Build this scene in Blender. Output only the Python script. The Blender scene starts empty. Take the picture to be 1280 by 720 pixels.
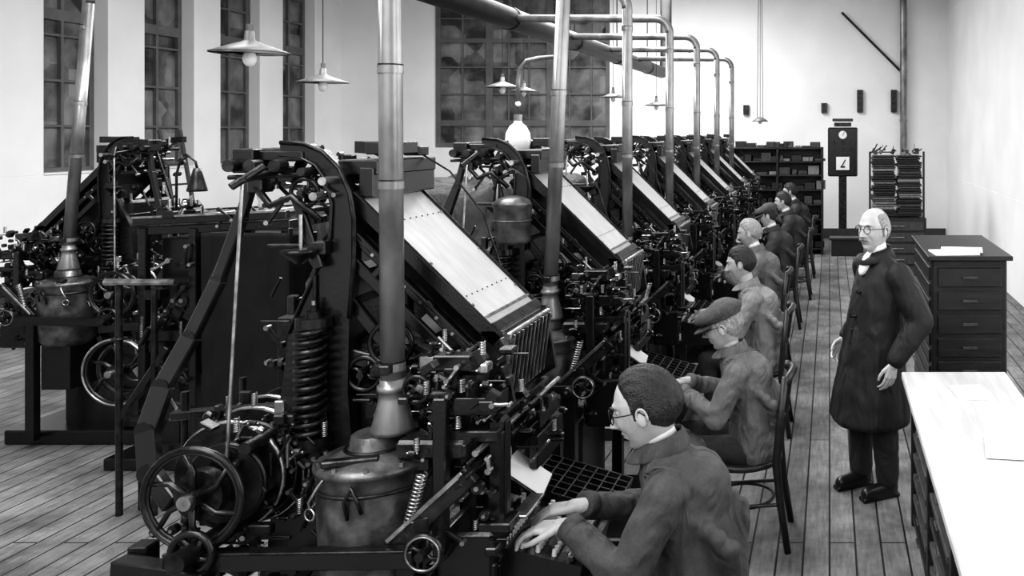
import bpy, math, random
import numpy as np
from mathutils import Vector, Matrix, Euler
R = math.radians
scene = bpy.context.scene
COL = scene.collection

# ------------------------------------------------------------------ materials
def mat(name, c, rough=.5, metal=0.0, var=.0, vs=8., bump=0., bs=40., c2=None, spec=.5, coat=0., stretch=None, detail=4, folds=0.):
    m = bpy.data.materials.new(name); m.use_nodes = True
    nt = m.node_tree; N = nt.nodes; L = nt.links
    b = N['Principled BSDF']
    b.inputs['Roughness'].default_value = rough
    b.inputs['Metallic'].default_value = metal
    b.inputs['Specular IOR Level'].default_value = spec
    b.inputs['Coat Weight'].default_value = coat
    if c2 is None: c2 = c*(1-var)
    tc = N.new('ShaderNodeTexCoord'); mp = N.new('ShaderNodeMapping')
    L.new(tc.outputs['Object'], mp.inputs[0])
    if stretch: mp.inputs['Scale'].default_value = stretch
    n = N.new('ShaderNodeTexNoise'); n.inputs['Scale'].default_value = vs; n.inputs['Detail'].default_value = detail
    L.new(mp.outputs[0], n.inputs['Vector'])
    r = N.new('ShaderNodeValToRGB')
    r.color_ramp.elements[0].position = .35; r.color_ramp.elements[1].position = .68
    r.color_ramp.elements[0].color = (c2, c2, c2, 1); r.color_ramp.elements[1].color = (c, c, c, 1)
    L.new(n.outputs['Fac'], r.inputs[0]); L.new(r.outputs[0], b.inputs['Base Color'])
    last = None
    if folds:
        w = N.new('ShaderNodeTexNoise'); w.inputs['Scale'].default_value = 4.5; w.inputs['Detail'].default_value = 2.0; w.inputs['Distortion'].default_value = 1.6
        m2 = N.new('ShaderNodeMapping'); m2.inputs['Rotation'].default_value = (.5, .3, .2); m2.inputs['Scale'].default_value = (1.4, 1.4, .6)
        L.new(tc.outputs['Object'], m2.inputs[0]); L.new(m2.outputs[0], w.inputs['Vector'])
        bp = N.new('ShaderNodeBump'); bp.inputs['Strength'].default_value = folds; bp.inputs['Distance'].default_value = .055
        L.new(w.outputs['Fac'], bp.inputs['Height']); last = bp
    if bump:
        n2 = N.new('ShaderNodeTexNoise'); n2.inputs['Scale'].default_value = bs; n2.inputs['Detail'].default_value = 5
        L.new(mp.outputs[0], n2.inputs['Vector'])
        bp = N.new('ShaderNodeBump'); bp.inputs['Strength'].default_value = bump; bp.inputs['Distance'].default_value = .01
        L.new(n2.outputs['Fac'], bp.inputs['Height'])
        if last: L.new(last.outputs[0], bp.inputs['Normal'])
        last = bp
    if last: L.new(last.outputs[0], b.inputs['Normal'])
    return m

M_black = mat('black_enamel_iron', .008, .26, .0, var=.5, vs=14, bump=.10, bs=60, spec=.55)
M_iron = mat('oily_cast_iron', .062, .30, .8, var=.75, vs=18, bump=.2, bs=70)
M_steel = mat('machined_steel', .60, .24, .92, var=.6, vs=20)
M_mag = mat('magazine_plate', .56, .40, .2, var=.14, vs=9, stretch=(1, 3, 1))
M_keyw = mat('key_ivory', .78, .4, var=.1)
M_paper = mat('paper', .85, .8, var=.06)
M_lead = mat('pot_metal', .20, .36, .6, var=.7, vs=16, bump=.25, bs=40)
M_tin = mat('tinned_pipe', .36, .33, .6, var=.6, vs=7, bump=.12, bs=25, stretch=(1, 1, .5))
M_duct = mat('dark_duct', .03, .5, .4, var=.5, vs=6)
M_wall = mat('whitewash_wall', .88, .85, var=.08, vs=1.2, bump=.1, bs=30)
M_ceil = mat('ceiling_plaster', .8, .9, var=.04, vs=1)
M_wframe = mat('window_frame_paint', .14, .5, var=.3, vs=5)
M_wood = mat('dark_wood', .020, .38, var=.5, vs=6, bump=.15, bs=30, stretch=(1, 1, 6))
M_woodm = mat('mid_wood', .06, .5, var=.5, vs=6, bump=.15, bs=30, stretch=(6, 1, 1))
M_bench = mat('bench_top', .56, .5, var=.25, vs=4, stretch=(5, .5, 1))
M_enamel = mat('white_enamel', .8, .25, var=.05)
M_shade = mat('lamp_shade_top', .14, .4, .1, var=.3)
M_bulb = mat('opal_glass', .88, .15, var=.03)
M_cloth = mat('tarpaulin', .05, .7, var=.5, vs=5, bump=.3, bs=12, folds=.9)
M_skin = mat('skin', .50, .45, var=.2, vs=22, bump=.1, bs=90)
M_hairD = mat('dark_hair', .016, .36, var=.6, vs=60, bump=.8, bs=140, stretch=(1, 4, 1))
M_hairG = mat('grey_hair', .40, .5, var=.55, vs=60, bump=.8, bs=140, stretch=(1, 4, 1))
M_eye = mat('eyeball', .6, .2, var=.03)
M_pupil = mat('iris', .02, .2)
M_lip = mat('lips', .30, .5)
M_jA = mat('jacket_grey', .055, .75, var=.25, vs=90, bump=.2, bs=160, folds=1.)
M_jB = mat('jacket_light', .13, .75, var=.2, vs=90, bump=.2, bs=160, folds=1.)
M_jC = mat('smock_pale', .22, .8, var=.15, vs=90, bump=.15, bs=160, folds=.9)
M_jD = mat('jacket_dark', .028, .75, var=.2, vs=90, bump=.15, bs=160, folds=.8)
M_coat = mat('black_smock', .011, .65, var=.2, vs=60, bump=.12, bs=140, folds=.5, spec=.4)
M_trou = mat('trousers', .020, .8, var=.2, vs=60, bump=.1, bs=100, folds=.7)
M_shoe = mat('shoe_leather', .010, .3, var=.3)
M_shirt = mat('white_shirt', .8, .8, var=.05, bump=.2, bs=30)
M_cap = mat('wool_cap', .085, .85, var=.4, vs=60, bump=.4, bs=120, folds=.2)
M_glasses = mat('spectacle_wire', .02, .3, .8)

def floor_mat():
    m = bpy.data.materials.new('worn_floor_boards'); m.use_nodes = True
    nt = m.node_tree; N = nt.nodes; L = nt.links; b = N['Principled BSDF']
    tc = N.new('ShaderNodeTexCoord'); mp = N.new('ShaderNodeMapping'); mp.inputs['Rotation'].default_value = (0, 0, R(90))
    L.new(tc.outputs['Object'], mp.inputs[0])
    br = N.new('ShaderNodeTexBrick'); br.inputs['Scale'].default_value = 1
    br.inputs['Brick Width'].default_value = 3.1; br.inputs['Row Height'].default_value = .135
    br.inputs['Mortar Size'].default_value = .006; br.inputs['Mortar Smooth'].default_value = .2
    br.inputs['Color1'].default_value = (.29, .29, .29, 1); br.inputs['Color2'].default_value = (.20, .20, .20, 1)
    br.inputs['Mortar'].default_value = (.012, .012, .012, 1)
    L.new(mp.outputs[0], br.inputs['Vector'])
    mp2 = N.new('ShaderNodeMapping'); mp2.inputs['Scale'].default_value = (12, 1.2, 1); L.new(tc.outputs['Object'], mp2.inputs[0])
    n = N.new('ShaderNodeTexNoise'); n.inputs['Scale'].default_value = 4; n.inputs['Detail'].default_value = 9; n.inputs['Roughness'].default_value = .65; L.new(mp2.outputs[0], n.inputs['Vector'])
    r = N.new('ShaderNodeValToRGB'); r.color_ramp.elements[0].position = .3; r.color_ramp.elements[1].position = .7
    r.color_ramp.elements[0].color = (.6, .6, .6, 1); r.color_ramp.elements[1].color = (1.2, 1.2, 1.2, 1)
    L.new(n.outputs['Fac'], r.inputs[0])
    n3 = N.new('ShaderNodeTexNoise'); n3.inputs['Scale'].default_value = 2.2; n3.inputs['Detail'].default_value = 8; n3.inputs['Roughness'].default_value = .65; L.new(tc.outputs['Object'], n3.inputs['Vector'])
    r3 = N.new('ShaderNodeValToRGB'); r3.color_ramp.elements[0].position = .38; r3.color_ramp.elements[1].position = .6
    r3.color_ramp.elements[0].color = (.32, .32, .32, 1); r3.color_ramp.elements[1].color = (1, 1, 1, 1)
    L.new(n3.outputs['Fac'], r3.inputs[0])
    m1 = N.new('ShaderNodeMixRGB'); m1.blend_type = 'MULTIPLY'; m1.inputs[0].default_value = 1
    L.new(br.outputs['Color'], m1.inputs[1]); L.new(r.outputs[0], m1.inputs[2])
    m2 = N.new('ShaderNodeMixRGB'); m2.blend_type = 'MULTIPLY'; m2.inputs[0].default_value = .85
    L.new(m1.outputs[0], m2.inputs[1]); L.new(r3.outputs[0], m2.inputs[2])
    L.new(m2.outputs[0], b.inputs['Base Color']); b.inputs['Roughness'].default_value = .6; b.inputs['Specular IOR Level'].default_value = .3
    bp = N.new('ShaderNodeBump'); bp.inputs['Strength'].default_value = .4; bp.inputs['Distance'].default_value = .004
    L.new(m1.outputs[0], bp.inputs['Height']); L.new(bp.outputs[0], b.inputs['Normal'])
    return m
M_floor = floor_mat()

def glass_mat():  # opaque panes; building view and reflections painted in as mottled tone
    m = bpy.data.materials.new('painted_view_glass'); m.use_nodes = True
    nt = m.node_tree; N = nt.nodes; L = nt.links; b = N['Principled BSDF']
    tc = N.new('ShaderNodeTexCoord')
    v = N.new('ShaderNodeTexVoronoi'); v.distance = 'CHEBYCHEV'; v.inputs['Scale'].default_value = 1.6
    L.new(tc.outputs['Object'], v.inputs['Vector'])
    n = N.new('ShaderNodeTexNoise'); n.inputs['Scale'].default_value = 2.5; n.inputs['Detail'].default_value = 7
    L.new(tc.outputs['Object'], n.inputs['Vector'])
    mx = N.new('ShaderNodeMixRGB'); mx.inputs[0].default_value = .75
    L.new(v.outputs['Color'], mx.inputs[1]); L.new(n.outputs['Fac'], mx.inputs[2])
    r = N.new('ShaderNodeValToRGB'); r.color_ramp.elements[0].position = .36; r.color_ramp.elements[1].position = .68
    r.color_ramp.elements[0].color = (.03, .03, .03, 1); r.color_ramp.elements[1].color = (.26, .26, .26, 1)
    L.new(mx.outputs[0], r.inputs[0])
    bw = N.new('ShaderNodeRGBToBW'); L.new(r.outputs[0], bw.inputs[0]); L.new(bw.outputs[0], b.inputs['Base Color'])
    b.inputs['Roughness'].default_value = .12
    return m
M_glass = glass_mat()

# ------------------------------------------------------------------ mesh builder
def perp(a):
    a = Vector(a).normalized()
    t = Vector((0, 0, 1)) if abs(a.z) < .9 else Vector((1, 0, 0))
    u = a.cross(t).normalized(); v = a.cross(u).normalized()
    return a, u, v

class MB:
    def __init__(s): s.v = []; s.f = []; s.m = []; s.sm = []; s.T = None
    def add(s, vs, fs, m=0, smooth=False):
        o = len(s.v)
        if s.T is not None: vs = [s.T @ Vector(p) for p in vs]
        s.v += [tuple(p) for p in vs]
        for f in fs: s.f.append([i+o for i in f]); s.m.append(m); s.sm.append(smooth)
    def box(s, c, d, m=0, rot=None, b=.004):
        h = [x/2 for x in d]; b = min(b, min(h)*.4); idx = {}; vs = []
        for sx in (-1, 1):
            for sy in (-1, 1):
                for sz in (-1, 1):
                    S = (sx, sy, sz)
                    for a in range(3):
                        p = [S[i]*(h[i] if i == a else h[i]-b) for i in range(3)]
                        idx[(S, a)] = len(vs); vs.append(Vector(p))
        fs = []
        for a in range(3):
            o1, o2 = [i for i in range(3) if i != a]
            for sg in (-1, 1):
                q = []
                for (p, r) in ((-1, -1), (1, -1), (1, 1), (-1, 1)):
                    S = [0]*3; S[a] = sg; S[o1] = p; S[o2] = r; q.append(idx[(tuple(S), a)])
                fs.append(q)
            for p in (-1, 1):
                for r in (-1, 1):
                    S1 = [0]*3; S1[a] = -1; S1[o1] = p; S1[o2] = r; S2 = list(S1); S2[a] = 1
                    S1 = tuple(S1); S2 = tuple(S2)
                    fs.append([idx[(S1, o1)], idx[(S2, o1)], idx[(S2, o2)], idx[(S1, o2)]])
        for sx in (-1, 1):
            for sy in (-1, 1):
                for sz in (-1, 1):
                    fs.append([idx[((sx, sy, sz), a)] for a in range(3)])
        if rot is not None:
            M = Euler(rot).to_matrix() if not isinstance(rot, Matrix) else rot
            vs = [M @ p for p in vs]
        c = Vector(c); s.add([p+c for p in vs], fs, m)
    def beam(s, p1, p2, w, t, m=0, up=(0, 1, 0)):
        p1 = Vector(p1); p2 = Vector(p2); d = p2-p1; x = d.normalized(); y = Vector(up)
        if abs(x.dot(y)) > .98: y = Vector((1, 0, 0))
        y = (y-x*y.dot(x)).normalized(); z = x.cross(y)
        M = Matrix((x, y, z)).transposed()
        s.box((p1+p2)/2, (d.length, w, t), m, rot=M)
    def cyl(s, p1, p2, r1, r2=None, m=0, n=14, smooth=True):
        if r2 is None: r2 = r1
        p1 = Vector(p1); p2 = Vector(p2); a, u, v = perp(p2-p1); vs = []
        for p, r in ((p1, r1), (p2, r2)):
            for i in range(n):
                t = 2*math.pi*i/n; vs.append(p+(u*math.cos(t)+v*math.sin(t))*r)
        fs = [[i, (i+1) % n, n+(i+1) % n, n+i] for i in range(n)]
        s.add(vs, fs, m, smooth)
        s.add(vs[:n], [list(range(n))], m); s.add(vs[n:], [list(range(n))], m)
    def tube(s, pts, r, m=0, n=8, closed=False):
        pts = [Vector(p) for p in pts]; k = len(pts); vs = []
        rs = r if isinstance(r, (list, tuple)) else [r]*k
        pu = None
        for i, p in enumerate(pts):
            if closed: d = pts[(i+1) % k]-pts[i-1]
            else: d = pts[min(i+1, k-1)]-pts[max(i-1, 0)]
            d.normalize()
            if pu is None: _, u, v = perp(d)
            else:
                u = (pu-d*pu.dot(d)).normalized(); v = d.cross(u)
            pu = u
            for j in range(n):
                t = 2*math.pi*j/n; vs.append(p+(u*math.cos(t)+v*math.sin(t))*rs[i])
        fs = []
        for i in range(k if closed else k-1):
            a = i*n; b = ((i+1) % k)*n
            for j in range(n): fs.append([a+j, a+(j+1) % n, b+(j+1) % n, b+j])
        if not closed: fs += [list(range(n)), list(range((k-1)*n, k*n))]
        s.add(vs, fs, m, True)
    def torus(s, c, axis, Rr, r, m=0, n=28, k=8):
        c = Vector(c); a, u, v = perp(axis)
        s.tube([c+(u*math.cos(2*math.pi*i/n)+v*math.sin(2*math.pi*i/n))*Rr for i in range(n)], r, m, k, True)
    def wheel(s, c, axis, Rr, r, m=0, spokes=5, hub=None, hl=.03, ms=None):
        c = Vector(c); a, u, v = perp(axis); hub = hub or Rr*.22
        s.torus(c, axis, Rr, r, m)
        s.cyl(c-a*hl, c+a*hl, hub, m=m)
        for i in range(spokes):
            t = 2*math.pi*i/spokes+.3
            e = c+(u*math.cos(t)+v*math.sin(t))*Rr
            md = c+(u*math.cos(t+.25)+v*math.sin(t+.25))*Rr*.55
            s.tube([c, md, e], [r*1.1, r*.8, r*.7], m, 6)
    def spring(s, p1, p2, Rr, r, turns, m=0, n=12):
        p1 = Vector(p1); p2 = Vector(p2); a, u, v = perp(p2-p1); N = int(turns*n); pts = []
        for i in range(N+1):
            t = 2*math.pi*i/n; pts.append(p1.lerp(p2, i/N)+(u*math.cos(t)+v*math.sin(t))*Rr)
        s.tube(pts, r, m, 6)
    def plate(s, poly, y0, y1, m=0):   # poly in XZ extruded along Y
        n = len(poly); vs = [(x, y0, z) for x, z in poly]+[(x, y1, z) for x, z in poly]
        fs = [[i, (i+1) % n, n+(i+1) % n, n+i] for i in range(n)]+[list(range(n)), list(range(n, 2*n))]
        s.add(vs, fs, m)
    def lathe(s, prof, c, m=0, n=28, smooth=True):
        c = Vector(c); vs = []
        for r, z in prof:
            for i in range(n):
                t = 2*math.pi*i/n; vs.append(c+Vector((r*math.cos(t), r*math.sin(t), z)))
        fs = []
        for k in range(len(prof)-1):
            for i in range(n): fs.append([k*n+i, k*n+(i+1) % n, (k+1)*n+(i+1) % n, (k+1)*n+i])
        if prof[0][0] > 1e-4: fs.append(list(range(n)))
        if prof[-1][0] > 1e-4: fs.append(list(range((len(prof)-1)*n, len(prof)*n)))
        s.add(vs, fs, m, smooth)
    def sph(s, c, r, m=0, n=16, rot=None):
        if not isinstance(r, (list, tuple)): r = (r, r, r)
        vs = []; k = n//2
        c = Vector(c); M = Euler(rot).to_matrix() if rot else Matrix.Identity(3)
        for i in range(1, k):
            ph = math.pi*i/k
            for j in range(n):
                t = 2*math.pi*j/n
                vs.append(c+M @ Vector((r[0]*math.sin(ph)*math.cos(t), r[1]*math.sin(ph)*math.sin(t), r[2]*math.cos(ph))))
        fs = []
        for i in range(k-2):
            for j in range(n): fs.append([i*n+j, i*n+(j+1) % n, (i+1)*n+(j+1) % n, (i+1)*n+j])
        o = len(vs); vs.append(c+M @ Vector((0, 0, r[2]))); vs.append(c-M @ Vector((0, 0, r[2])))
        for j in range(n): fs.append([o, j, (j+1) % n]); fs.append([o+1, (k-2)*n+j, (k-2)*n+(j+1) % n])
        s.add(vs, fs, m, True)
    def capsule(s, p1, p2, r1, r2, m=0, n=14):
        p1 = Vector(p1); p2 = Vector(p2); d = (p2-p1); a = d.normalized(); pts = []; rs = []
        for t in (-1, -.85, -.5, 0): pts.append(p1+a*r1*t); rs.append(max(.0004, r1*math.sqrt(max(0, 1-t*t))))
        for t in (0, .5, .85, 1): pts.append(p2+a*r2*t); rs.append(max(.0004, r2*math.sqrt(max(0, 1-t*t))))
        s.tube(pts, rs, m, n)
    def loft(s, secs, m=0, n=28):   # secs: (cx,cy,cz,rx,ry), horizontal ellipses
        vs = []
        for cx, cy, cz, rx, ry in secs:
            for i in range(n):
                t = 2*math.pi*i/n; vs.append((cx+rx*math.cos(t), cy+ry*math.sin(t), cz))
        fs = []
        for k in range(len(secs)-1):
            for i in range(n): fs.append([k*n+i, k*n+(i+1) % n, (k+1)*n+(i+1) % n, (k+1)*n+i])
        fs += [list(range(n)), list(range((len(secs)-1)*n, len(secs)*n))]
        s.add(vs, fs, m, True)
    def mesh(s, name, mats, off=(0, 0, 0)):
        me = bpy.data.meshes.new(name)
        me.from_pydata([(p[0]-off[0], p[1]-off[1], p[2]-off[2]) for p in s.v], [], s.f)
        for mm in mats: me.materials.append(mm)
        me.polygons.foreach_set('material_index', s.m); me.polygons.foreach_set('use_smooth', s.sm)
        import bmesh
        bm = bmesh.new(); bm.from_mesh(me); bmesh.ops.recalc_face_normals(bm, faces=bm.faces); bm.to_mesh(me); bm.free()
        me.update(); return me
    def obj(s, name, mats, off=(0, 0, 0), parent=None):
        o = bpy.data.objects.new(name, s.mesh(name, mats, off)); COL.objects.link(o); o.location = off
        if parent: o.parent = parent
        return o

def empty(name, loc=(0, 0, 0), rz=0):
    e = bpy.data.objects.new(name, None); COL.objects.link(e); e.location = loc; e.rotation_euler = (0, 0, rz); e.empty_display_size = .1
    return e

# ------------------------------------------------------------------ room shell
XL, XR, YB, YN, ZC = -10.0, 2.4, 18.0, -2.5, 5.3
b = MB(); b.box(((XL+XR)/2, (YB+YN)/2, -.05), (XR-XL+1, YB-YN+1, .1), 0, b=.001); b.obj('floor', [M_floor])
b = MB(); b.box(((XL+XR)/2, (YB+YN)/2, ZC+.05), (XR-XL+1, YB-YN+1, .1), 0, b=.001); b.obj('ceiling', [M_ceil])

def seg(mb, x0, x1, y0, y1, z0, z1, m=0, bv=.005):
    mb.box(((x0+x1)/2, (y0+y1)/2, (z0+z1)/2), (abs(x1-x0), abs(y1-y0), abs(z1-z0)), m, b=bv)

WT = .35
wl = MB()   # left wall with tall window openings
wins = [(y, y+1.0) for y in (1.35, 3.0, 4.65, 6.3, 7.95, 9.6, 11.2, 12.85, 14.45, 16.1)]
SILL, TOP = 1.62, 4.75
seg(wl, XL-WT, XL, YN, YB+WT, 0, SILL); seg(wl, XL-WT, XL, YN, YB+WT, TOP, ZC)
py = YN
for a, c in wins:
    seg(wl, XL-WT, XL, py, a, SILL, TOP); py = c
seg(wl, XL-WT, XL, py, YB+WT, SILL, TOP)
wl.obj('wall_left', [M_wall])
for i, (a, c) in enumerate(wins):
    w = MB(); x = XL-.24
    seg(w, x-.02, x-.01, a, c, SILL, TOP, 1, .001)
    for yy in (a+.035, c-.035, (a+c)/2): w.box((x+.01, yy, (SILL+TOP)/2), (.07, .07 if yy != (a+c)/2 else .045, TOP-SILL), 0)
    for zz, t in ((SILL+.04, .08), (2.25, .035), (2.85, .035), (3.45, .035), (3.72, .15), (4.25, .035), (TOP-.04, .08)): w.box((x+.01, (a+c)/2, zz), (.065, c-a, t), 0)
    w.box((XL-.13, (a+c)/2, SILL+.012), (.3, c-a, .024), 2)
    w.obj('window_%d' % (i+1), [M_wframe, M_glass, M_wall])

wb = MB(); BX0, BX1, BS = -8.1, -4.5, 1.85
seg(wb, XL-WT, BX0, YB, YB+WT, 0, ZC); seg(wb, BX1, XR+WT, YB, YB+WT, 0, ZC); seg(wb, BX0, BX1, YB, YB+WT, 0, BS); seg(wb, BX0, BX1, YB, YB+WT, 4.9, ZC)
wb.obj('wall_back', [M_wall])
w = MB(); y = YB+.12
seg(w, BX0, BX1, y+.01, y+.02, BS, 4.9, 1, .001)
for xx, t in ((BX0+.05, .1), (BX1-.05, .1), (-7.0, .14), (-5.75, .14)): w.box((xx, y, (BS+4.9)/2), (t, .08, 4.9-BS), 0)
for xx in (-7.55, -6.6, -6.18, -5.35, -4.9): w.box((xx, y, (BS+4.9)/2), (.035, .05, 4.9-BS), 0)
for zz, t in ((BS+.05, .1), (2.35, .12), (2.95, .035), (3.5, .035), (4.05, .1), (4.5, .035)): w.box(((BX0+BX1)/2, y, zz), (BX1-BX0, .06, t), 0)
w.obj('window_11', [M_wframe, M_glass])
# right wall; its unseen windows are added to dress the fill lamps
wr = MB(); rw = [(0.2, 2.2), (3.2, 5.2), (6.2, 8.2)]
seg(wr, XR, XR+WT, YN, YB+WT, 0, 1.3); seg(wr, XR, XR+WT, YN, YB+WT, 4.6, ZC); py = YN
for a, c in rw: seg(wr, XR, XR+WT, py, a, 1.3, 4.6); py = c
seg(wr, XR, XR+WT, py, YB+WT, 1.3, 4.6); wr.obj('wall_right', [M_wall])
wn = MB(); seg(wn, XL-WT, XR+WT, YN-WT, YN, 0, ZC); wn.obj('wall_near', [M_wall])
t = MB(); seg(t, XL, XL+.03, YN, YB, 0, .22); t.obj('baseboard_left', [M_woodm])
t = MB(); seg(t, XL+.03, XR-.03, YB-.03, YB, 0, .2); t.obj('baseboard_back', [M_woodm])

def area(name, loc, rot, sx, sy, p):
    l = bpy.data.lights.new(name, 'AREA'); l.shape = 'RECTANGLE'; l.size = sx; l.size_y = sy; l.energy = p
    o = bpy.data.objects.new(name, l); COL.objects.link(o); o.location = loc; o.rotation_euler = rot; return o
for i, (a, c) in enumerate(rw):
    w = MB(); x = XR+.2
    for yy in (a+.04, (a+c)/2, c-.04): w.box((x, yy, 2.95), (.07, .08, 3.3), 0)
    for zz in (1.34, 2.1, 2.9, 3.7, 4.56): w.box((x, (a+c)/2, zz), (.06, c-a, .06), 0)
    seg(w, x+.10, x+.11, a, c, 1.3, 4.6, 1, .001)
    w.obj('window_%d' % (12+i), [M_wframe, M_glass])  # unseen window, added as a surround for the fill lamp
    area('added_window_fill.%03d' % i, (x-.06, (a+c)/2, 2.95), (0, R(90), 0), 3.2, 1.9, 65)  # added fill lamp, set on the room side of the opaque pane
FILL_POS = [(-3.2, .8), (-3.2, 5.2), (-3.2, 9.6), (-3.2, 14.2)]  # positions of added ceiling fill lamps, dressed as skylights
for i, (x, y) in enumerate(FILL_POS):
    s = MB()
    for dx in (-1.6, 1.6): s.box((x+dx, y, ZC-.05), (.1, 3.2, .1), 0)
    for dy in (-1.6, 1.6): s.box((x, y+dy, ZC-.05), (3.3, .1, .1), 0)
    s.obj('added_skylight_frame.%03d' % i if i else 'added_skylight_frame', [M_wframe])  # frame added around the fill lamp; the ceiling has no opening
    area('added_fill.%03d' % i, (x, y, ZC-.03), (0, 0, 0), 3.1, 3.1, (250, 300, 360, 430)[i])  # unseen fill lamp added under the closed ceiling

# ------------------------------------------------------------------ typesetting machine
random.seed(7)
def clutter(mb, x0, x1, y0, y1, z0, z1, n, s=1.0, bright=.3):
    for _ in range(n):
        p = Vector((random.uniform(x0, x1), random.uniform(y0, y1), random.uniform(z0, z1)))
        m = 2 if random.random() < bright*.6 else (1 if random.random() < .5 else 0)
        k = random.random()
        if k < .27:
            mb.box(p, (random.uniform(.02, .09)*s, random.uniform(.02, .09)*s, random.uniform(.015, .08)*s), m if random.random() < .6 else 0, rot=(0, random.choice((0, 0, .5, -.6)), 0))
        elif k < .55:
            a = Vector(random.choice(((1, 0, 0), (0, 1, 0), (0, 0, 1), (.6, 0, -.6), (.4, 0, .8))))
            L = random.uniform(.05, .17)*s
            mb.cyl(p-a*L/2, p+a*L/2, random.uniform(.004, .010)*s, m=m, n=8)
        elif k < .75:
            a = Vector(random.choice(((1, 0, 0), (0, 1, 0), (0, 1, 0))))
            r = random.uniform(.012, .030)*s
            mb.cyl(p-a*.010, p+a*.010, r, m=m if m < 2 else 1, n=16); mb.cyl(p-a*.018, p+a*.018, r*.4, m=2, n=8)
        elif k < .9:
            q = p+Vector((random.uniform(-.1, .1), 0, random.uniform(-.1, .1)))*s
            mb.beam(p, q, .010, .016*s, m); mb.cyl(p-Vector((0, .012, 0)), p+Vector((0, .012, 0)), .014*s, m=m, n=12); mb.cyl(q-Vector((0, .012, 0)), q+Vector((0, .012, 0)), .010*s, m=2, n=12)
        else:
            mb.spring(p, p+Vector((0, 0, .07*s)), .008, .0018, 8, 2, 8)

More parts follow.
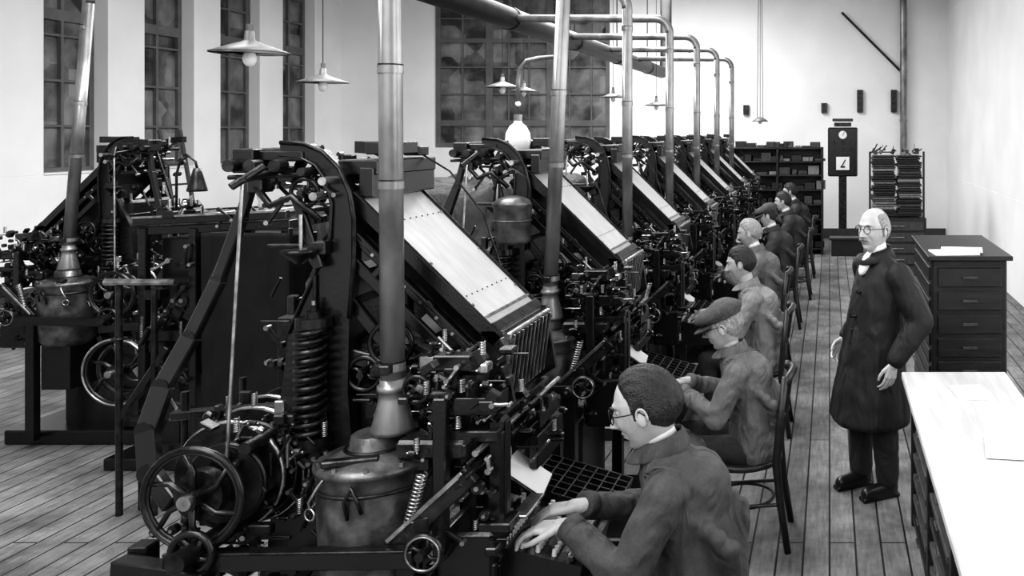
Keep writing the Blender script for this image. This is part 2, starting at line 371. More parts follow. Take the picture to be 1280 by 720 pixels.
def build_machine():
    mb = MB()
    # base
    mb.box((-1.62, 3.2, .05), (1.15, .85, .1), 0, b=.01)
    mb.box((-1.62, 3.2, .40), (.62, .5, .62), 0, b=.02)
    mb.box((-1.95, 2.95, .35), (.25, .3, .5), 1, b=.02)
    for x, y in ((-2.12, 2.72), (-1.3, 2.72), (-2.12, 3.5), (-1.25, 3.5)): mb.beam((x, y, .05), (x, y, .9), .06, .06, 0)
    # side casting plates with big curved arch
    arch = [(-2.0, .1), (-1.35, .1), (-1.5, .55), (-1.58, 1.0), (-1.605, 1.3), (-1.60, 1.55), (-1.585, 1.75), (-1.585, 1.88), (-1.60, 1.97), (-1.635, 2.05), (-1.69, 2.105), (-1.75, 2.13), (-1.83, 2.135), (-1.83, 2.09), (-1.76, 2.085), (-1.71, 2.06), (-1.675, 2.01), (-1.655, 1.93), (-1.66, 1.82), (-1.72, 1.68), (-1.80, 1.5), (-1.84, 1.2), (-1.86, .9), (-1.9, .5)]
    mb.plate(arch, 2.93, 2.98, 0); mb.plate(arch, 3.39, 3.44, 0)
    mb.tube([(x+.004, 2.925, z) for x, z in arch[5:13]], .008, 1, 6)
    mb.tube([(-1.83, 2.925, 2.09), (-1.76, 2.925, 2.085), (-1.71, 2.925, 2.06), (-1.675, 2.925, 2.01), (-1.655, 2.925, 1.93), (-1.66, 2.925, 1.82), (-1.72, 2.925, 1.68), (-1.80, 2.925, 1.5)], .006, 0, 6)
    mb.box((-1.70, 3.185, 1.15), (.17, .43, .9), 0, b=.02); mb.box((-1.71, 3.185, 1.60), (.14, .43, .16), 0, b=.02)
    for z in (1.0, 1.25, 1.5): mb.cyl((-1.68, 2.90, z), (-1.68, 2.94, z), .022, m=1)
    # top: distributor box, screws and bar
    mb.box((-1.60, 3.19, 2.05), (.15, .44, .05), 0); mb.box((-1.56, 3.19, 2.0), (.05, .46, .10), 0)
    mb.box((-1.55, 3.12, 2.115), (.09, .2, .045), 0); mb.box((-1.55, 3.3, 2.10), (.06, .08, .035), 1)
    for dx, dz in ((-.10, .0), (-.03, -.03), (-.06, -.08)):
        mb.cyl((-1.62+dx, 2.86, 2.04+dz), (-1.62+dx, 3.5, 2.04+dz), .014, m=2 if dz else 1, n=10)
        mb.spring((-1.62+dx, 2.99, 2.04+dz), (-1.62+dx, 3.38, 2.04+dz), .018, .004, 20, 1, 8)
    mb.box((-1.85, 3.0, 2.09), (.20, .16, .035), 0); mb.box((-1.86, 2.95, 2.03), (.16, .06, .05), 0)
    mb.box((-1.93, 2.95, 2.075), (.07, .12, .08), 0)
    mb.cyl((-1.98, 2.95, 2.1), (-1.70, 2.95, 2.115), .012, m=1); mb.cyl((-1.98, 2.9, 2.02), (-1.72, 2.9, 2.03), .008, m=1)
    for x in (-1.95, -1.88, -1.80): mb.cyl((x, 2.85, 2.06), (x, 2.9, 2.06), .02, m=1, n=12)
    mb.tube([(-1.9, 2.9, 2.0), (-1.83, 2.88, 1.93), (-1.76, 2.88, 1.96), (-1.68, 2.9, 1.88)], .012, 0, 8)
    mb.wheel((-1.73, 2.90, 1.97), (0, 1, 0), .045, .007, 1, 4)
    mb.cyl((-1.73, 2.88, 1.90), (-1.73, 2.88, 1.76), .006, m=2); mb.lathe([(.012, .0), (.05, .035), (.055, .045), (.0, .045)], (-1.73, 2.87, 1.74), 1, 16)
    mb.beam((-1.76, 2.9, 1.96), (-1.68, 2.9, 1.72), .02, .03, 0)
    clutter(mb, -1.95, -1.66, 2.88, 3.35, 1.93, 2.08, 34, .8, .25)
    clutter(mb, -1.82, -1.66, 2.9, 3.38, 1.55, 1.93, 30, .9, .2)
    # magazines (inclined)
    ang = math.atan2(.43, .437)
    T = Matrix.Translation(Vector((-1.36, 3.185, 1.715))) @ Matrix.Rotation(ang, 4, 'Y'); mb.T = T
    mb.box((0, 0, 0), (.68, .43, .018), 3)
    mb.box((0, 0, -.025), (.66, .41, .025), 0)
    for v in (-.222, .222): mb.box((-.0, v, -.008), (.70, .016, .045), 0); mb.box((0, v, .016), (.69, .006, .004), 1)
    mb.box((-.325, 0, .014), (.025, .43, .014), 1); mb.box((.31, 0, .016), (.04, .44, .02), 1); mb.box((.26, 0, .012), (.012, .43, .01), 2)
    for u in (-.2, .16):
        for j in range(9): mb.cyl((u, -.18+j*.045, .006), (u, -.18+j*.045, .0115), .003, m=1, n=8)
    for u in (-.2, .0, .2):
        for v in (-.2, .2): mb.cyl((u, v, .008), (u, v, .014), .006, m=2, n=10)
    # lower magazine + cradle rails
    mb.box((-.01, 0, -.10), (.66, .42, .035), 0); mb.box((.0, 0, -.075), (.64, .40, .008), 1)
    for v in (-.235, .235):
        mb.box((.0, v, -.085), (.74, .022, .03), 0); mb.box((0, v*1.03, -.085), (.7, .012, .006), 1); mb.box((.02, v, -.15), (.66, .025, .035), 0)
        for u in (-.3, -.1, .1, .3): mb.box((u, v, -.11), (.025, .02, .09), 0)
        for u in np.linspace(-.3, .3, 9): mb.cyl((u, v*1.06, -.085), (u, v*1.0, -.085), .006, m=2, n=8)
    mb.box((.36, 0, -.05), (.05, .45, .14), 1); mb.box((.385, 0, -.05), (.012, .40, .09), 2)
    mb.T = None
    # support struts below the magazine
    mb.beam((-1.62, 2.97, 1.42), (-1.18, 2.97, 1.30), .04, .05, 0); mb.beam((-1.62, 3.42, 1.42), (-1.18, 3.42, 1.30), .04, .05, 0)
    mb.beam((-1.62, 2.96, 1.62), (-1.42, 2.96, 1.36), .03, .035, 0)
    mb.box((-1.48, 3.2, 1.30), (.26, .42, .34), 0, b=.02)
    mb.wheel((-1.47, 2.95, 1.46), (0, 1, 0), .07, .010, 0, 5)
    mb.wheel((-1.56, 2.95, 1.36), (0, 1, 0), .055, .01, 0, 4)
    # channel entrance / assembler front
    mb.box((-1.10, 3.19, 1.37), (.018, .42, .24), 2, rot=(0, .12, 0))
    for i in range(19): mb.box((-1.088, 3.0+i*.021, 1.37), (.012, .004, .22), 1 if i % 2 else 2, rot=(0, .12, 0), b=.001)
    mb.plate([(-1.17, 1.50), (-1.10, 1.50), (-1.06, 1.26), (-1.15, 1.20)], 2.955, 2.975, 1)
    mb.plate([(-1.17, 1.50), (-1.10, 1.50), (-1.06, 1.26), (-1.15, 1.20)], 3.405, 3.425, 1)
    mb.box((-1.24, 3.2, 1.12), (.22, .48, .22), 0, b=.01); mb.box((-1.13, 3.2, 1.2), (.06, .5, .03), 1)
    mb.cyl((-1.08, 2.68, 1.19), (-1.08, 3.5, 1.19), .010, m=2); mb.cyl((-1.11, 2.66, 1.12), (-1.11, 3.5, 1.12), .012, m=1)
    mb.box((-1.07, 3.28, 1.13), (.05, .22, .06), 1); mb.box((-1.06, 3.3, 1.02), (.03, .3, .12), 0)
    # vise, first elevator
    mb.box((-1.24, 2.78, 1.18), (.22, .10, .06), 1, b=.01); mb.box((-1.12, 2.80, 1.22), (.17, .12, .035), 0)
    mb.box((-1.06, 2.82, 1.09), (.05, .07, .34), 0, b=.01); mb.box((-1.035, 2.82, 1.10), (.015, .04, .3), 0)
    mb.box((-1.20, 2.72, 1.10), (.04, .04, .5), 0); mb.box((-1.20, 2.92, 1.12), (.04, .04, .55), 0)
    mb.beam((-1.34, 2.69, .90), (-1.10, 2.71, 1.12), .04, .06, 1); mb.beam((-1.34, 2.66, .93), (-1.12, 2.68, 1.13), .010, .014, 2)
    mb.spring((-1.28, 2.68, .98), (-1.24, 2.68, 1.13), .015, .0035, 13, 2, 10)
    mb.box((-1.16, 2.84, 1.34), (.10, .08, .13), 0, b=.01); mb.box((-1.19, 2.80, 1.44), (.12, .06, .05), 0)
    mb.box((-1.10, 2.78, 1.30), (.12, .12, .012), 1); mb.box((-1.10, 2.72, 1.325), (.12, .008, .045), 0); mb.box((-1.04, 2.78, 1.325), (.008, .12, .045), 0)
    mb.cyl((-1.28, 2.84, 1.28), (-1.12, 2.84, 1.36), .02, m=0); mb.cyl((-1.33, 2.78, 1.34), (-1.18, 2.78, 1.34), .014, m=1)
    mb.wheel((-1.30, 2.77, 1.36), (0, 1, 0), .04, .007, 0, 4)
    mb.wheel((-1.21, 2.62, .915), (0, 1, 0), .052, .008, 0, 4, hub=.014); mb.torus((-1.21, 2.615, .915), (0, 1, 0), .05, .004, 2); mb.cyl((-1.21, 2.60, .915), (-1.21, 2.9, .915), .012, m=2)
    mb.box((-1.14, 2.84, .80), (.18, .20, .24), 0, b=.01); mb.box((-1.05, 2.80, .93), (.1, .1, .03), 0)
    clutter(mb, -1.32, -1.03, 2.70, 2.95, 1.15, 1.48, 110, .6, .45)
    clutter(mb, -1.26, -1.04, 2.68, 2.90, .70, 1.15, 70, .7, .3)
    clutter(mb, -1.14, -1.03, 2.98, 3.48, 1.0, 1.24, 60, .62, .5)
    clutter(mb, -1.55, -1.22, 2.90, 3.0, 1.15, 1.45, 50, .75, .3)
    # pot
    px, pyy, dz = -1.455, 2.82, .035
    mb.lathe([(.13, .66), (.155, .70), (.168, 1.0), (.166, 1.075), (.176, 1.08), (.176, 1.095), (.155, 1.105), (.10, 1.125), (.075, 1.135), (.07, 1.17), (.062, 1.175), (.0, 1.175)], (px, pyy, dz), 6, 36)
    mb.torus((px, pyy, 1.03+dz), (0, 0, 1), .171, .006, 1); mb.torus((px, pyy, 1.13+dz), (0, 0, 1), .085, .007, 1)
    for k in range(10):
        a = k*2*math.pi/10; mb.cyl((px+.16*math.cos(a), pyy+.16*math.sin(a), 1.09+dz), (px+.16*math.cos(a), pyy+.16*math.sin(a), 1.112+dz), .008, m=2, n=8)
    mb.tube([(px+.0, pyy-.165, 1.0), (px+.0, pyy-.185, 1.06), (px+.02, pyy-.18, 1.10), (px+.04, pyy-.185, 1.06), (px+.045, pyy-.17, 1.02)], .006, 0, 8)
    mb.tube([(px-.13, pyy-.13, .99), (px-.12, pyy-.16, 1.05), (px-.09, pyy-.16, 1.10), (px-.06, pyy-.12, 1.15)], .005, 2, 8)
    mb.torus((px-.12, pyy-.155, 1.01), (.3, 1, 0), .018, .0035, 2, 16, 6)
    mb.box((px-.02, pyy-.11, 1.155), (.16, .035, .02), 1, rot=(0, 0, .3)); mb.box((px+.15, pyy-.02, 1.15), (.1, .08, .09), 0)
    mb.box((px, pyy, .55), (.2, .2, .3), 0)
    # cam shaft, big wheel, cams
    cx, cz = -1.91, 1.07
    mb.wheel((cx, 2.64, cz), (0, 1, 0), .148, .011, 0, 6, hub=.03, hl=.03); mb.torus((cx, 2.632, cz), (0, 1, 0), .150, .004, 1); mb.torus((cx, 2.64, cz), (0, 1, 0), .135, .006, 0)
    mb.cyl((cx, 2.60, cz), (cx, 3.45, cz), .022, m=2)
    mb.wheel((cx+.01, 2.62, cz-.155), (0, 1, 0), .06, .012, 0, 5); mb.cyl((cx+.01, 2.55, cz-.155), (cx+.01, 2.9, cz-.155), .03, m=1)
    mb.cyl((cx, 2.66, cz), (cx, 2.70, cz), .075, m=1, n=24)
    for i, (yy, rr, ox) in enumerate(((2.76, .12, .02), (2.82, .17, -.01), (2.865, .155, .02), (2.92, .185, .0), (2.965, .16, .02), (3.03, .19, -.02), (3.09, .15, .02), (3.16, .19, .0), (3.24, .17, .02), (3.32, .19, -.01))):
        mb.cyl((cx+ox, yy-.014, cz), (cx+ox, yy+.014, cz), rr, m=1 if i % 2 else 0, n=36, smooth=False)
        mb.torus((cx+ox, yy, cz), (0, 1, 0), rr, .008, 2 if i in (1, 3, 5) else (1 if i % 2 else 0), 36, 6)
    mb.cyl((cx+.10, 2.72, cz+.12), (cx+.10, 3.2, cz+.12), .02, m=1)
    clutter(mb, -2.02, -1.68, 2.74, 3.0, 1.12, 1.28, 50, .65, .4)
    clutter(mb, -1.80, -1.62, 2.76, 2.92, .85, 1.22, 46, .7, .4)
    clutter(mb, -2.1, -1.7, 2.7, 2.9, .7, .95, 26, .9, .2)
    mb.beam((-2.0, 2.66, .875), (-1.24, 2.64, .895), .05, .055, 0); mb.beam((-2.0, 2.64, .90), (-1.26, 2.62, .92), .012, .008, 1)
    mb.beam((-2.15, 2.66, .86), (-1.85, 2.62, .84), .06, .05, 0)
    # big compression spring
    sx = -1.70
    mb.cyl((sx, 2.90, 1.12), (sx, 2.90, 1.60), .011, m=1); mb.cyl((sx, 2.90, 1.60), (sx, 2.90, 1.615), .007, m=2)
    mb.cyl((sx, 2.90, 1.13), (sx, 2.90, 1.17), .05, m=1, n=20); mb.cyl((sx, 2.90, 1.53), (sx, 2.90, 1.56), .055, m=0, n=20)
    mb.cyl((sx, 2.90, 1.56), (sx, 2.90, 1.58), .025, m=1)
    mb.spring((sx, 2.88, 1.175), (sx, 2.88, 1.53), .041, .0095, 12, 1, 18)
    mb.cyl((sx, 2.90, 1.175), (sx, 2.90, 1.53), .026, m=0)
    mb.box((sx, 3.0, 1.12), (.1, .2, .04), 0)
    # second elevator lever (curved arm) and rod
    P = [(-1.925, 2.95, 2.04), (-1.96, 2.93, 1.88), (-2.02, 2.91, 1.68), (-2.09, 2.88, 1.50), (-2.15, 2.84, 1.35), (-2.17, 2.80, 1.22), (-2.13, 2.76, 1.1), (-2.03, 2.72, 1.02)]
    for a, c, wd in zip(P[:-1], P[1:], (.028, .034, .042, .052, .06, .065, .06)): mb.beam(a, c, .035, wd, 0)
    for i, p in enumerate(P[1:-1]): mb.cyl((p[0], p[1]-.0175, p[2]), (p[0], p[1]+.0175, p[2]), (.016, .019, .023, .028, .032, .032)[i], m=0, n=14)
    mb.beam((-1.93, 3.0, 2.05), (-2.10, 2.96, 1.62), .012, .016, 0)
    mb.cyl((-1.835, 2.75, 2.01), (-1.865, 2.72, 1.13), .0055, m=2, n=8); mb.cyl((-1.80, 2.80, 2.06), (-1.85, 2.72, 2.0), .012, m=1)
    mb.beam((-1.83, 2.92, 2.04), (-1.83, 2.74, 2.02), .02, .02, 1)
    for x, y, z0, z1 in ((-2.16, 2.95, .1, 1.3), (-2.2, 3.3, .1, 1.25)): mb.cyl((x, y, z0), (x, y, z1), .012, m=1)
    mb.beam((-2.2, 2.95, 1.22), (-1.8, 2.95, 1.25), .04, .03, 0)
    # keyboard
    mb.plate([(-1.20, .66), (-.82, .66), (-.80, .765), (-1.14, .85), (-1.20, .87)], 2.84, 3.20, 0)
    for i in range(6):
        for j in range(13):
            u = i/5; x = -1.11+u*.265; z = .848-u*.066; yy = 2.868+j*.0265
            mb.cyl((x, yy, z-.01), (x+.003, yy, z+.014), .0085, m=4 if (j < 8 or j > 10) else 0, n=8)
    mb.box((-.835, 3.03, .79), (.02, .38, .02), 1)
    # sorts case (grid) next to the keys, tilted
    mb.T = Matrix.Translation(Vector((-.96, 3.375, .80))) @ Matrix.Rotation(R(16), 4, 'Y')
    mb.box((0, 0, 0), (.34, .31, .02), 0)
    for i in range(8): mb.box((-.168+i*.048, 0, .018), (.006, .31, .03), 1, b=.001)
    for j in range(7): mb.box((0, -.153+j*.051, .018), (.34, .006, .03), 1, b=.001)
    mb.T = None
    mb.box((-1.02, 3.40, .68), (.05, .05, .22), 0); mb.box((-1.1, 3.40, .60), (.25, .08, .05), 0)
    # copy holder with sheet
    mb.T = Matrix.Translation(Vector((-1.08, 3.12, .97))) @ Matrix.Rotation(R(38), 4, 'Y') @ Matrix.Rotation(R(8), 4, 'Z')
    mb.box((0, 0, -.006), (.20, .18, .008), 1); mb.box((0, .0, .001), (.19, .165, .003), 5, b=.0005)
    mb.T = None
    # rear parts
    mb.box((-1.0, 2.92, .93), (.05, .18, .012), 2)
    mb.box((-1.98, 3.35, 1.32), (.06, .3, .35), 0); mb.cyl((-2.05, 3.35, .55), (-1.75, 3.35, .55), .13, m=1, n=24)
    clutter(mb, -1.95, -1.8, 3.05, 3.45, 1.25, 1.65, 30, .9, .15)
    # gas hose
    mb.tube([(-1.55, 3.3, 2.1), (-1.45, 3.36, 2.02), (-1.36, 3.46, 1.85), (-1.30, 3.47, 1.65), (-1.20, 3.46, 1.45), (-1.1, 3.44, 1.25)], .004, 1, 6)
    return mb
MMATS = [M_black, M_iron, M_steel, M_mag, M_keyw, M_paper, M_lead]
OFF = (-1.6, 3.1, 0)
me = build_machine().mesh('typesetting_machine', MMATS, OFF)
SP = 1.7
def place_machine(x, y, mirror=False):
    o = bpy.data.objects.new('typesetting_machine', me); COL.objects.link(o); o.location = (x, y, 0)
    if mirror: o.scale = (-1, 1, 1)
    return o
for k in range(7): place_machine(-1.6, 3.1+SP*k)
place_machine(-5.17, 3.1+SP*2-.08, True)

# exhaust pipes
def arc(c, r, a0, a1, n, plane='xz'):
    return [(c[0]+r*math.cos(a0+(a1-a0)*i/n), c[1], c[2]+r*math.sin(a0+(a1-a0)*i/n)) for i in range(n+1)]
def pipe(x, y, xt, zt, xe, name='exhaust_pipe'):
    p = MB(); r = .036; rb = .13; sg = 1 if xe < x else -1
    z0 = 1.211
    p.lathe([(.064, 0), (.064, .012), (.042, .105), (.040, .13), (.046, .132), (.046, .15), (.038, .152), (.038, .17)], (x, y, z0), 0, 24)
    pts = [(x, y, z0+.15), (x+(xt-x)*.5, y, (z0+zt)/2), (xt, y, zt-rb)]
    if sg > 0: pts += arc((xt-rb, y, zt-rb), rb, 0, math.pi/2, 7)
    else: pts += [(xt+rb-rb*math.cos(a), y, zt-rb+rb*math.sin(a)) for a in [math.pi/2*i/7 for i in range(8)]]
    pts += [(xe, y, zt)]
    p.tube(pts, r, 0, 18)
    for z in (1.42, 2.0, 2.37, 2.9):
        f = (z-z0)/(zt-z0); xx = x+(xt-x)*f
        p.cyl((xx, y, z-.012), (xx, y, z+.012), .0395, m=0, n=20); p.cyl((xx, y, z+.014), (xx, y, z+.018), .0385, m=1, n=20)
    xm = xt-sg*.35; p.cyl((xm-.012, y, zt), (xm+.012, y, zt), .042, m=0, n=20)
    p.box((x, y-.045, 1.42), (.035, .03, .03), 1)
    return p.obj(name, [M_tin, M_iron], (x, y, 0))
for k in range(7):
    xx = (-1.40, -1.435, -1.43, -1.44, -1.45, -1.45, -1.45)[k]
    pipe(xx, 2.82+SP*k, xx+(-.012, .075, 0, 0, 0, 0, 0)[k], 3.13+.02*k, -2.82)
pipe(-5.31, 6.14, -5.17, 3.2, -3.0)
d = MB(); d.tube([(-2.9, 1.0, 3.2), (-2.9, 8, 3.2), (-2.9, 15.2, 3.2)], .10, 0, 20)
for y in range(2, 16, 2):
    d.cyl((-2.9, y-.03, 3.2), (-2.9, y+.03, 3.2), .108, m=0, n=20); d.cyl((-2.9, y, 3.3), (-2.9, y, ZC), .008, m=1, n=6)
d.tube([(-2.9, 15.2, 3.2), (-2.9, 15.5, 3.25), (-2.9, 15.6, 3.5), (-2.9, 15.6, ZC)], .10, 0, 20)
d.obj('exhaust_duct', [M_duct, M_iron], (-2.9, 8, 3.2))

# ------------------------------------------------------------------ pendant lamps
def lamp(x, y, z, D=.35, bulb=True):
    l = MB(); r = D/2
    l.lathe([(.0, .075), (.02, .075), (.024, .03), (.035, .022), (r*.55, .0), (r, -.03), (r, -.036), (r*.98, -.034)], (x, y, z), 0, 36)
    l.lathe([(r*.98, -.034), (r*.55, -.006), (.03, .012), (0, .012)], (x, y, z), 1, 36)
    l.cyl((x, y, z+.06), (x, y, z+.11), .016, m=0); l.cyl((x, y, z+.1), (x, y, ZC), .0035, m=3, n=6)
    l.cyl((x, y, z-.03), (x, y, z+.01), .017, m=3); l.sph((x, y, z-.062), (.032, .032, .042), 2)
    l.obj('pendant_lamp', [M_shade, M_enamel, M_bulb, M_iron], (x, y, z))
lamp(-2.9, 4.4, 2.60); lamp(-3.8, 6.6, 2.575); lamp(-3.42, 9.2, 2.67); lamp(-4.1, 11.8, 2.75); lamp(-3.1, 12.6, 2.70); lamp(-2.6, 13.2, 2.60)
# opal pendant hanging over second machine
l = MB(); x, y = -1.77, 5.0
l.lathe([(0, -.10), (.03, -.095), (.06, -.06), (.071, -.01), (.066, .035), (.045, .075), (.025, .09), (.02, .11), (0, .11)], (x, y, 2.13), 0, 28)
l.cyl((x, y, 2.235), (x, y, 2.27), .024, m=1); l.cyl((x, y, 2.27), (x, y, 2.45), .004, m=2, n=6); l.sph((x, y, 2.33), .016, 0)
l.tube([(x, y, 2.35), (x, y, 2.46), (x+.01, y, 2.53), (x+.05, y, 2.575), (x+.12, y, 2.59), (x+.25, y, 2.60), (-1.41, y-.30, 2.62), (-1.39, y-.44, 2.62)], .013, 1, 10)
l.obj('opal_pendant_lamp', [M_bulb, M_tin, M_iron], (x, y, 2.13))
l = MB(); x, y = -3.68, 5.12
l.cyl((x-.12, y, 1.665), (x-.12, y, 1.685), .05, m=0, n=18)
l.tube([(x-.12, y, 1.67), (x-.12, y, 1.92), (x-.10, y, 2.0), (x-.05, y, 2.03), (x-.01, y, 2.0), (x, y, 1.96)], .007, 0, 8)
l.lathe([(.018, .03), (.026, .0), (.05, -.09), (.052, -.105), (.048, -.105), (.0, -.03)], (x, y, 1.93), 0, 20); l.sph((x, y, 1.845), .022, 1)
l.obj('gooseneck_work_lamp', [M_iron, M_bulb], (x, y, 1.67))
l = MB(); x, y = -1.2, 15.2
for dx in (-.05, .0, .05): l.cyl((x+dx, y, 2.42), (x+dx*.4, y, ZC), .006, m=0, n=6)
l.lathe([(.0, .05), (.05, .04), (.14, -.02), (.14, -.03), (0, 0)], (x, y, 2.38), 1, 20); l.sph((x, y, 2.34), .035, 2)
l.obj('pendant_lamp', [M_iron, M_shade, M_bulb], (x, y, 2.4))

# ------------------------------------------------------------------ left / middle ground furniture
g = MB(); GX = -3.98
g.beam((GX, 5.3, 1.60), (-3.1, 5.3, 1.64), .5, .05, 0); g.beam((GX, 5.04, 1.66), (-3.1, 5.04, 1.70), .04, .05, 0); g.beam((GX, 5.56, 1.66), (-3.1, 5.56, 1.70), .04, .05, 0)
g.beam((GX, 5.015, 1.68), (-3.1, 5.015, 1.72), .008, .012, 2)
for i in range(12): g.cyl((GX+.05+i*.072, 5.04, 1.67+i*.003), (GX+.05+i*.072, 5.56, 1.67+i*.003), .012, m=1 if i % 4 else 2, n=8)
for x in (GX+.04, -3.65, -3.12):
    for y in (5.06, 5.54): g.beam((x, y, 0), (x, y, 1.62), .045, .045, 0)
g.beam((GX, 5.06, 1.0), (-3.1, 5.06, 1.0), .03, .06, 0); g.beam((GX, 5.06, .35), (-3.1, 5.06, .35), .03, .06, 0); g.beam((GX, 5.54, .6), (-3.1, 5.54, .6), .03, .06, 0)
g.cyl((-4.1, 4.98, 1.32), (-3.7, 4.98, 1.32), .02, m=2); g.cyl((-3.82, 4.98, 1.28), (-3.82, 4.98, .0), .016, m=1); g.cyl((-4.02, 4.98, 1.3), (-4.02, 4.98, .0), .018, m=1)
g.torus((-4.02, 4.98, 1.0), (0, 0, 1), .03, .008, 1)
g.beam((-4.02, 4.98, .55), (-3.75, 4.98, .95), .02, .03, 0); clutter(g, GX, -3.3, 5.0, 5.4, 1.66, 1.74, 34, .9, .3); clutter(g, GX, -3.65, 5.0, 5.1, .5, 1.5, 40, 1.1, .3)
g.box((-3.55, 5.32, 1.15), (.7, .36, .8), 0)
go = g.obj('galley_frame', [M_black, M_iron, M_steel], (-3.9, 5.3, 0))
# apron cloth
cl = MB(); nx, nz = 30, 40; vs = []
for j in range(nz+1):
    for i in range(nx+1):
        u = i/nx; v = j/nz; x = -3.56+u*.50
        z = 1.60-v*(1.0+.04*math.sin(u*9)+.03*math.sin(u*23)); yy = 4.985+.012*math.sin(u*11+v*2)*(.3+v)+.008*math.sin(u*19)
        vs.append((x, yy, z))
cl.add(vs, [[j*(nx+1)+i, j*(nx+1)+i+1, (j+1)*(nx+1)+i+1, (j+1)*(nx+1)+i] for j in range(nz) for i in range(nx)], 0, True)
M_apron = mat('leather_apron', .010, .8, var=.4, vs=8, bump=.3, bs=20, spec=.25)
o = cl.obj('apron_cloth', [M_apron], (0, 0, 0)); o.parent = go; o.matrix_parent_inverse = Matrix.Translation((3.9, -5.3, 0))
md = o.modifiers.new('s', 'SOLIDIFY'); md.thickness = .008

# belt-driven motor set on the left floor
random.seed(5)
g = MB(); X, Y = -4.35, 5.75
g.box((X, Y+.1, .04), (.6, .45, .08), 0, b=.01)
g.box((X-.05, Y+.15, .3), (.3, .25, .5), 0, b=.02)
for (dx, zz, rr, yy) in ((-.14, .66, .20, -.20), (.12, .80, .17, -.14)):
    g.wheel((X+dx, Y+yy, zz), (0, 1, 0), rr, .015, 0, 6, hub=.045, hl=.04); g.torus((X+dx, Y+yy-.02, zz), (0, 1, 0), rr+.006, .008, 2, 40)
    g.torus((X+dx, Y+yy+.06, zz), (0, 1, 0), rr*.8, .02, 1, 36); g.cyl((X+dx, Y+yy-.08, zz), (X+dx, Y+.3, zz), .022, m=2)
    g.cyl((X+dx, Y+yy+.10, zz), (X+dx, Y+yy+.16, zz), rr*.7, m=0, n=30)
g.beam((X-.14, Y+.2, .1), (X-.14, Y+.2, .7), .06, .06, 0); g.beam((X+.12, Y+.2, .1), (X+.12, Y+.2, .84), .06, .06, 0)
clutter(g, X-.2, X+.25, Y-.05, Y+.28, .12, .9, 60, .9, .35)
g.obj('belt_drive_motor', [M_black, M_iron, M_steel], (X, Y, 0))

def drape(name, cx, cy, sx, sy, zt, zb, seed, m):
    random.seed(seed); n = 60; mb = MB(); rings = []
    levels = [(0.0, zt+.04), (.45, zt+.05), (.8, zt+.02), (.97, zt-.03)]+[(1.0+.03*i, zt-.06-(zt-zb-.06)*i/9) for i in range(10)]
    ph = [random.uniform(0, 6) for _ in range(4)]; vs = []
    for li, (s, z) in enumerate(levels):
        for i in range(n):
            t = 2*math.pi*i/n; c, sn = math.cos(t), math.sin(t)
            e = .45; X = sx/2*s*math.copysign(abs(c)**e, c); Y = sy/2*s*math.copysign(abs(sn)**e, sn)
            w = max(0, (li-3))/10*.07
            k = 1+w*math.sin(9*t+ph[0])+w*.6*math.sin(17*t+ph[1])
            vs.append((cx+X*k, cy+Y*k, z+(.03*math.sin(3*t+ph[2])*s+.02*math.sin(5*t+ph[3]))*(0 if li == 13 else 1)))
    fs = [[k*n+i, k*n+(i+1) % n, (k+1)*n+(i+1) % n, (k+1)*n+i] for k in range(len(levels)-1) for i in range(n)]
    mb.add(vs, fs, 0, True); mb.obj(name, [m], (cx, cy, 0))
drape('tarpaulin_covered_machine', -3.35, 8.0, .95, 1.3, 1.70, .0, 3, M_cloth)
drape('tarpaulin_covered_machine', -4.9, 9.5, .9, 1.2, 1.40, .0, 5, M_cloth)
drape('tarpaulin_covered_machine', -3.5, 10.6, .9, 1.4, 1.60, .0, 9, M_cloth)
# metal pot hung on second machine
c = MB(); c.lathe([(0, 0), (.075, 0), (.085, .02), (.095, .19), (.10, .20), (.10, .21), (.06, .235), (.02, .245), (0, .245)], (-1.62, 4.50, 1.60), 0, 28)
c.torus((-1.62, 4.50, 1.72), (0, 0, 1), .092, .005, 0); c.beam((-1.62, 4.59, 1.66), (-1.62, 4.63, 1.66), .03, .03, 1); c.tube([(-1.72, 4.50, 1.8), (-1.70, 4.50, 1.93), (-1.62, 4.50, 1.98), (-1.54, 4.50, 1.93), (-1.52, 4.50, 1.8)], .005, 1, 6)
c.obj('metal_canister', [M_lead, M_iron], (-1.62, 4.5, 1.6))

c = MB()
c.box((-9.3, 14.2, .45), (.6, 1.6, .9), 0, b=.01)
for i in range(3): c.box((-8.99, 14.2, .2+.28*i), (.02, 1.5, .22), 1)
c.obj('wall_cabinet', [M_woodm, M_wood], (-9.3, 14.2, 0))
c = MB()
c.beam((-9.2, 12.6, 0), (-9.6, 12.6, 2.2), .05, .04, 0); c.beam((-9.2, 13.0, 0), (-9.6, 13.0, 2.2), .05, .04, 0)
for i in range(7): c.cyl((-9.24-.052*i, 12.6, .25+.29*i), (-9.24-.052*i, 13.0, .25+.29*i), .015, m=0)
c.obj('ladder', [M_woodm], (-9.4, 12.8, 0))

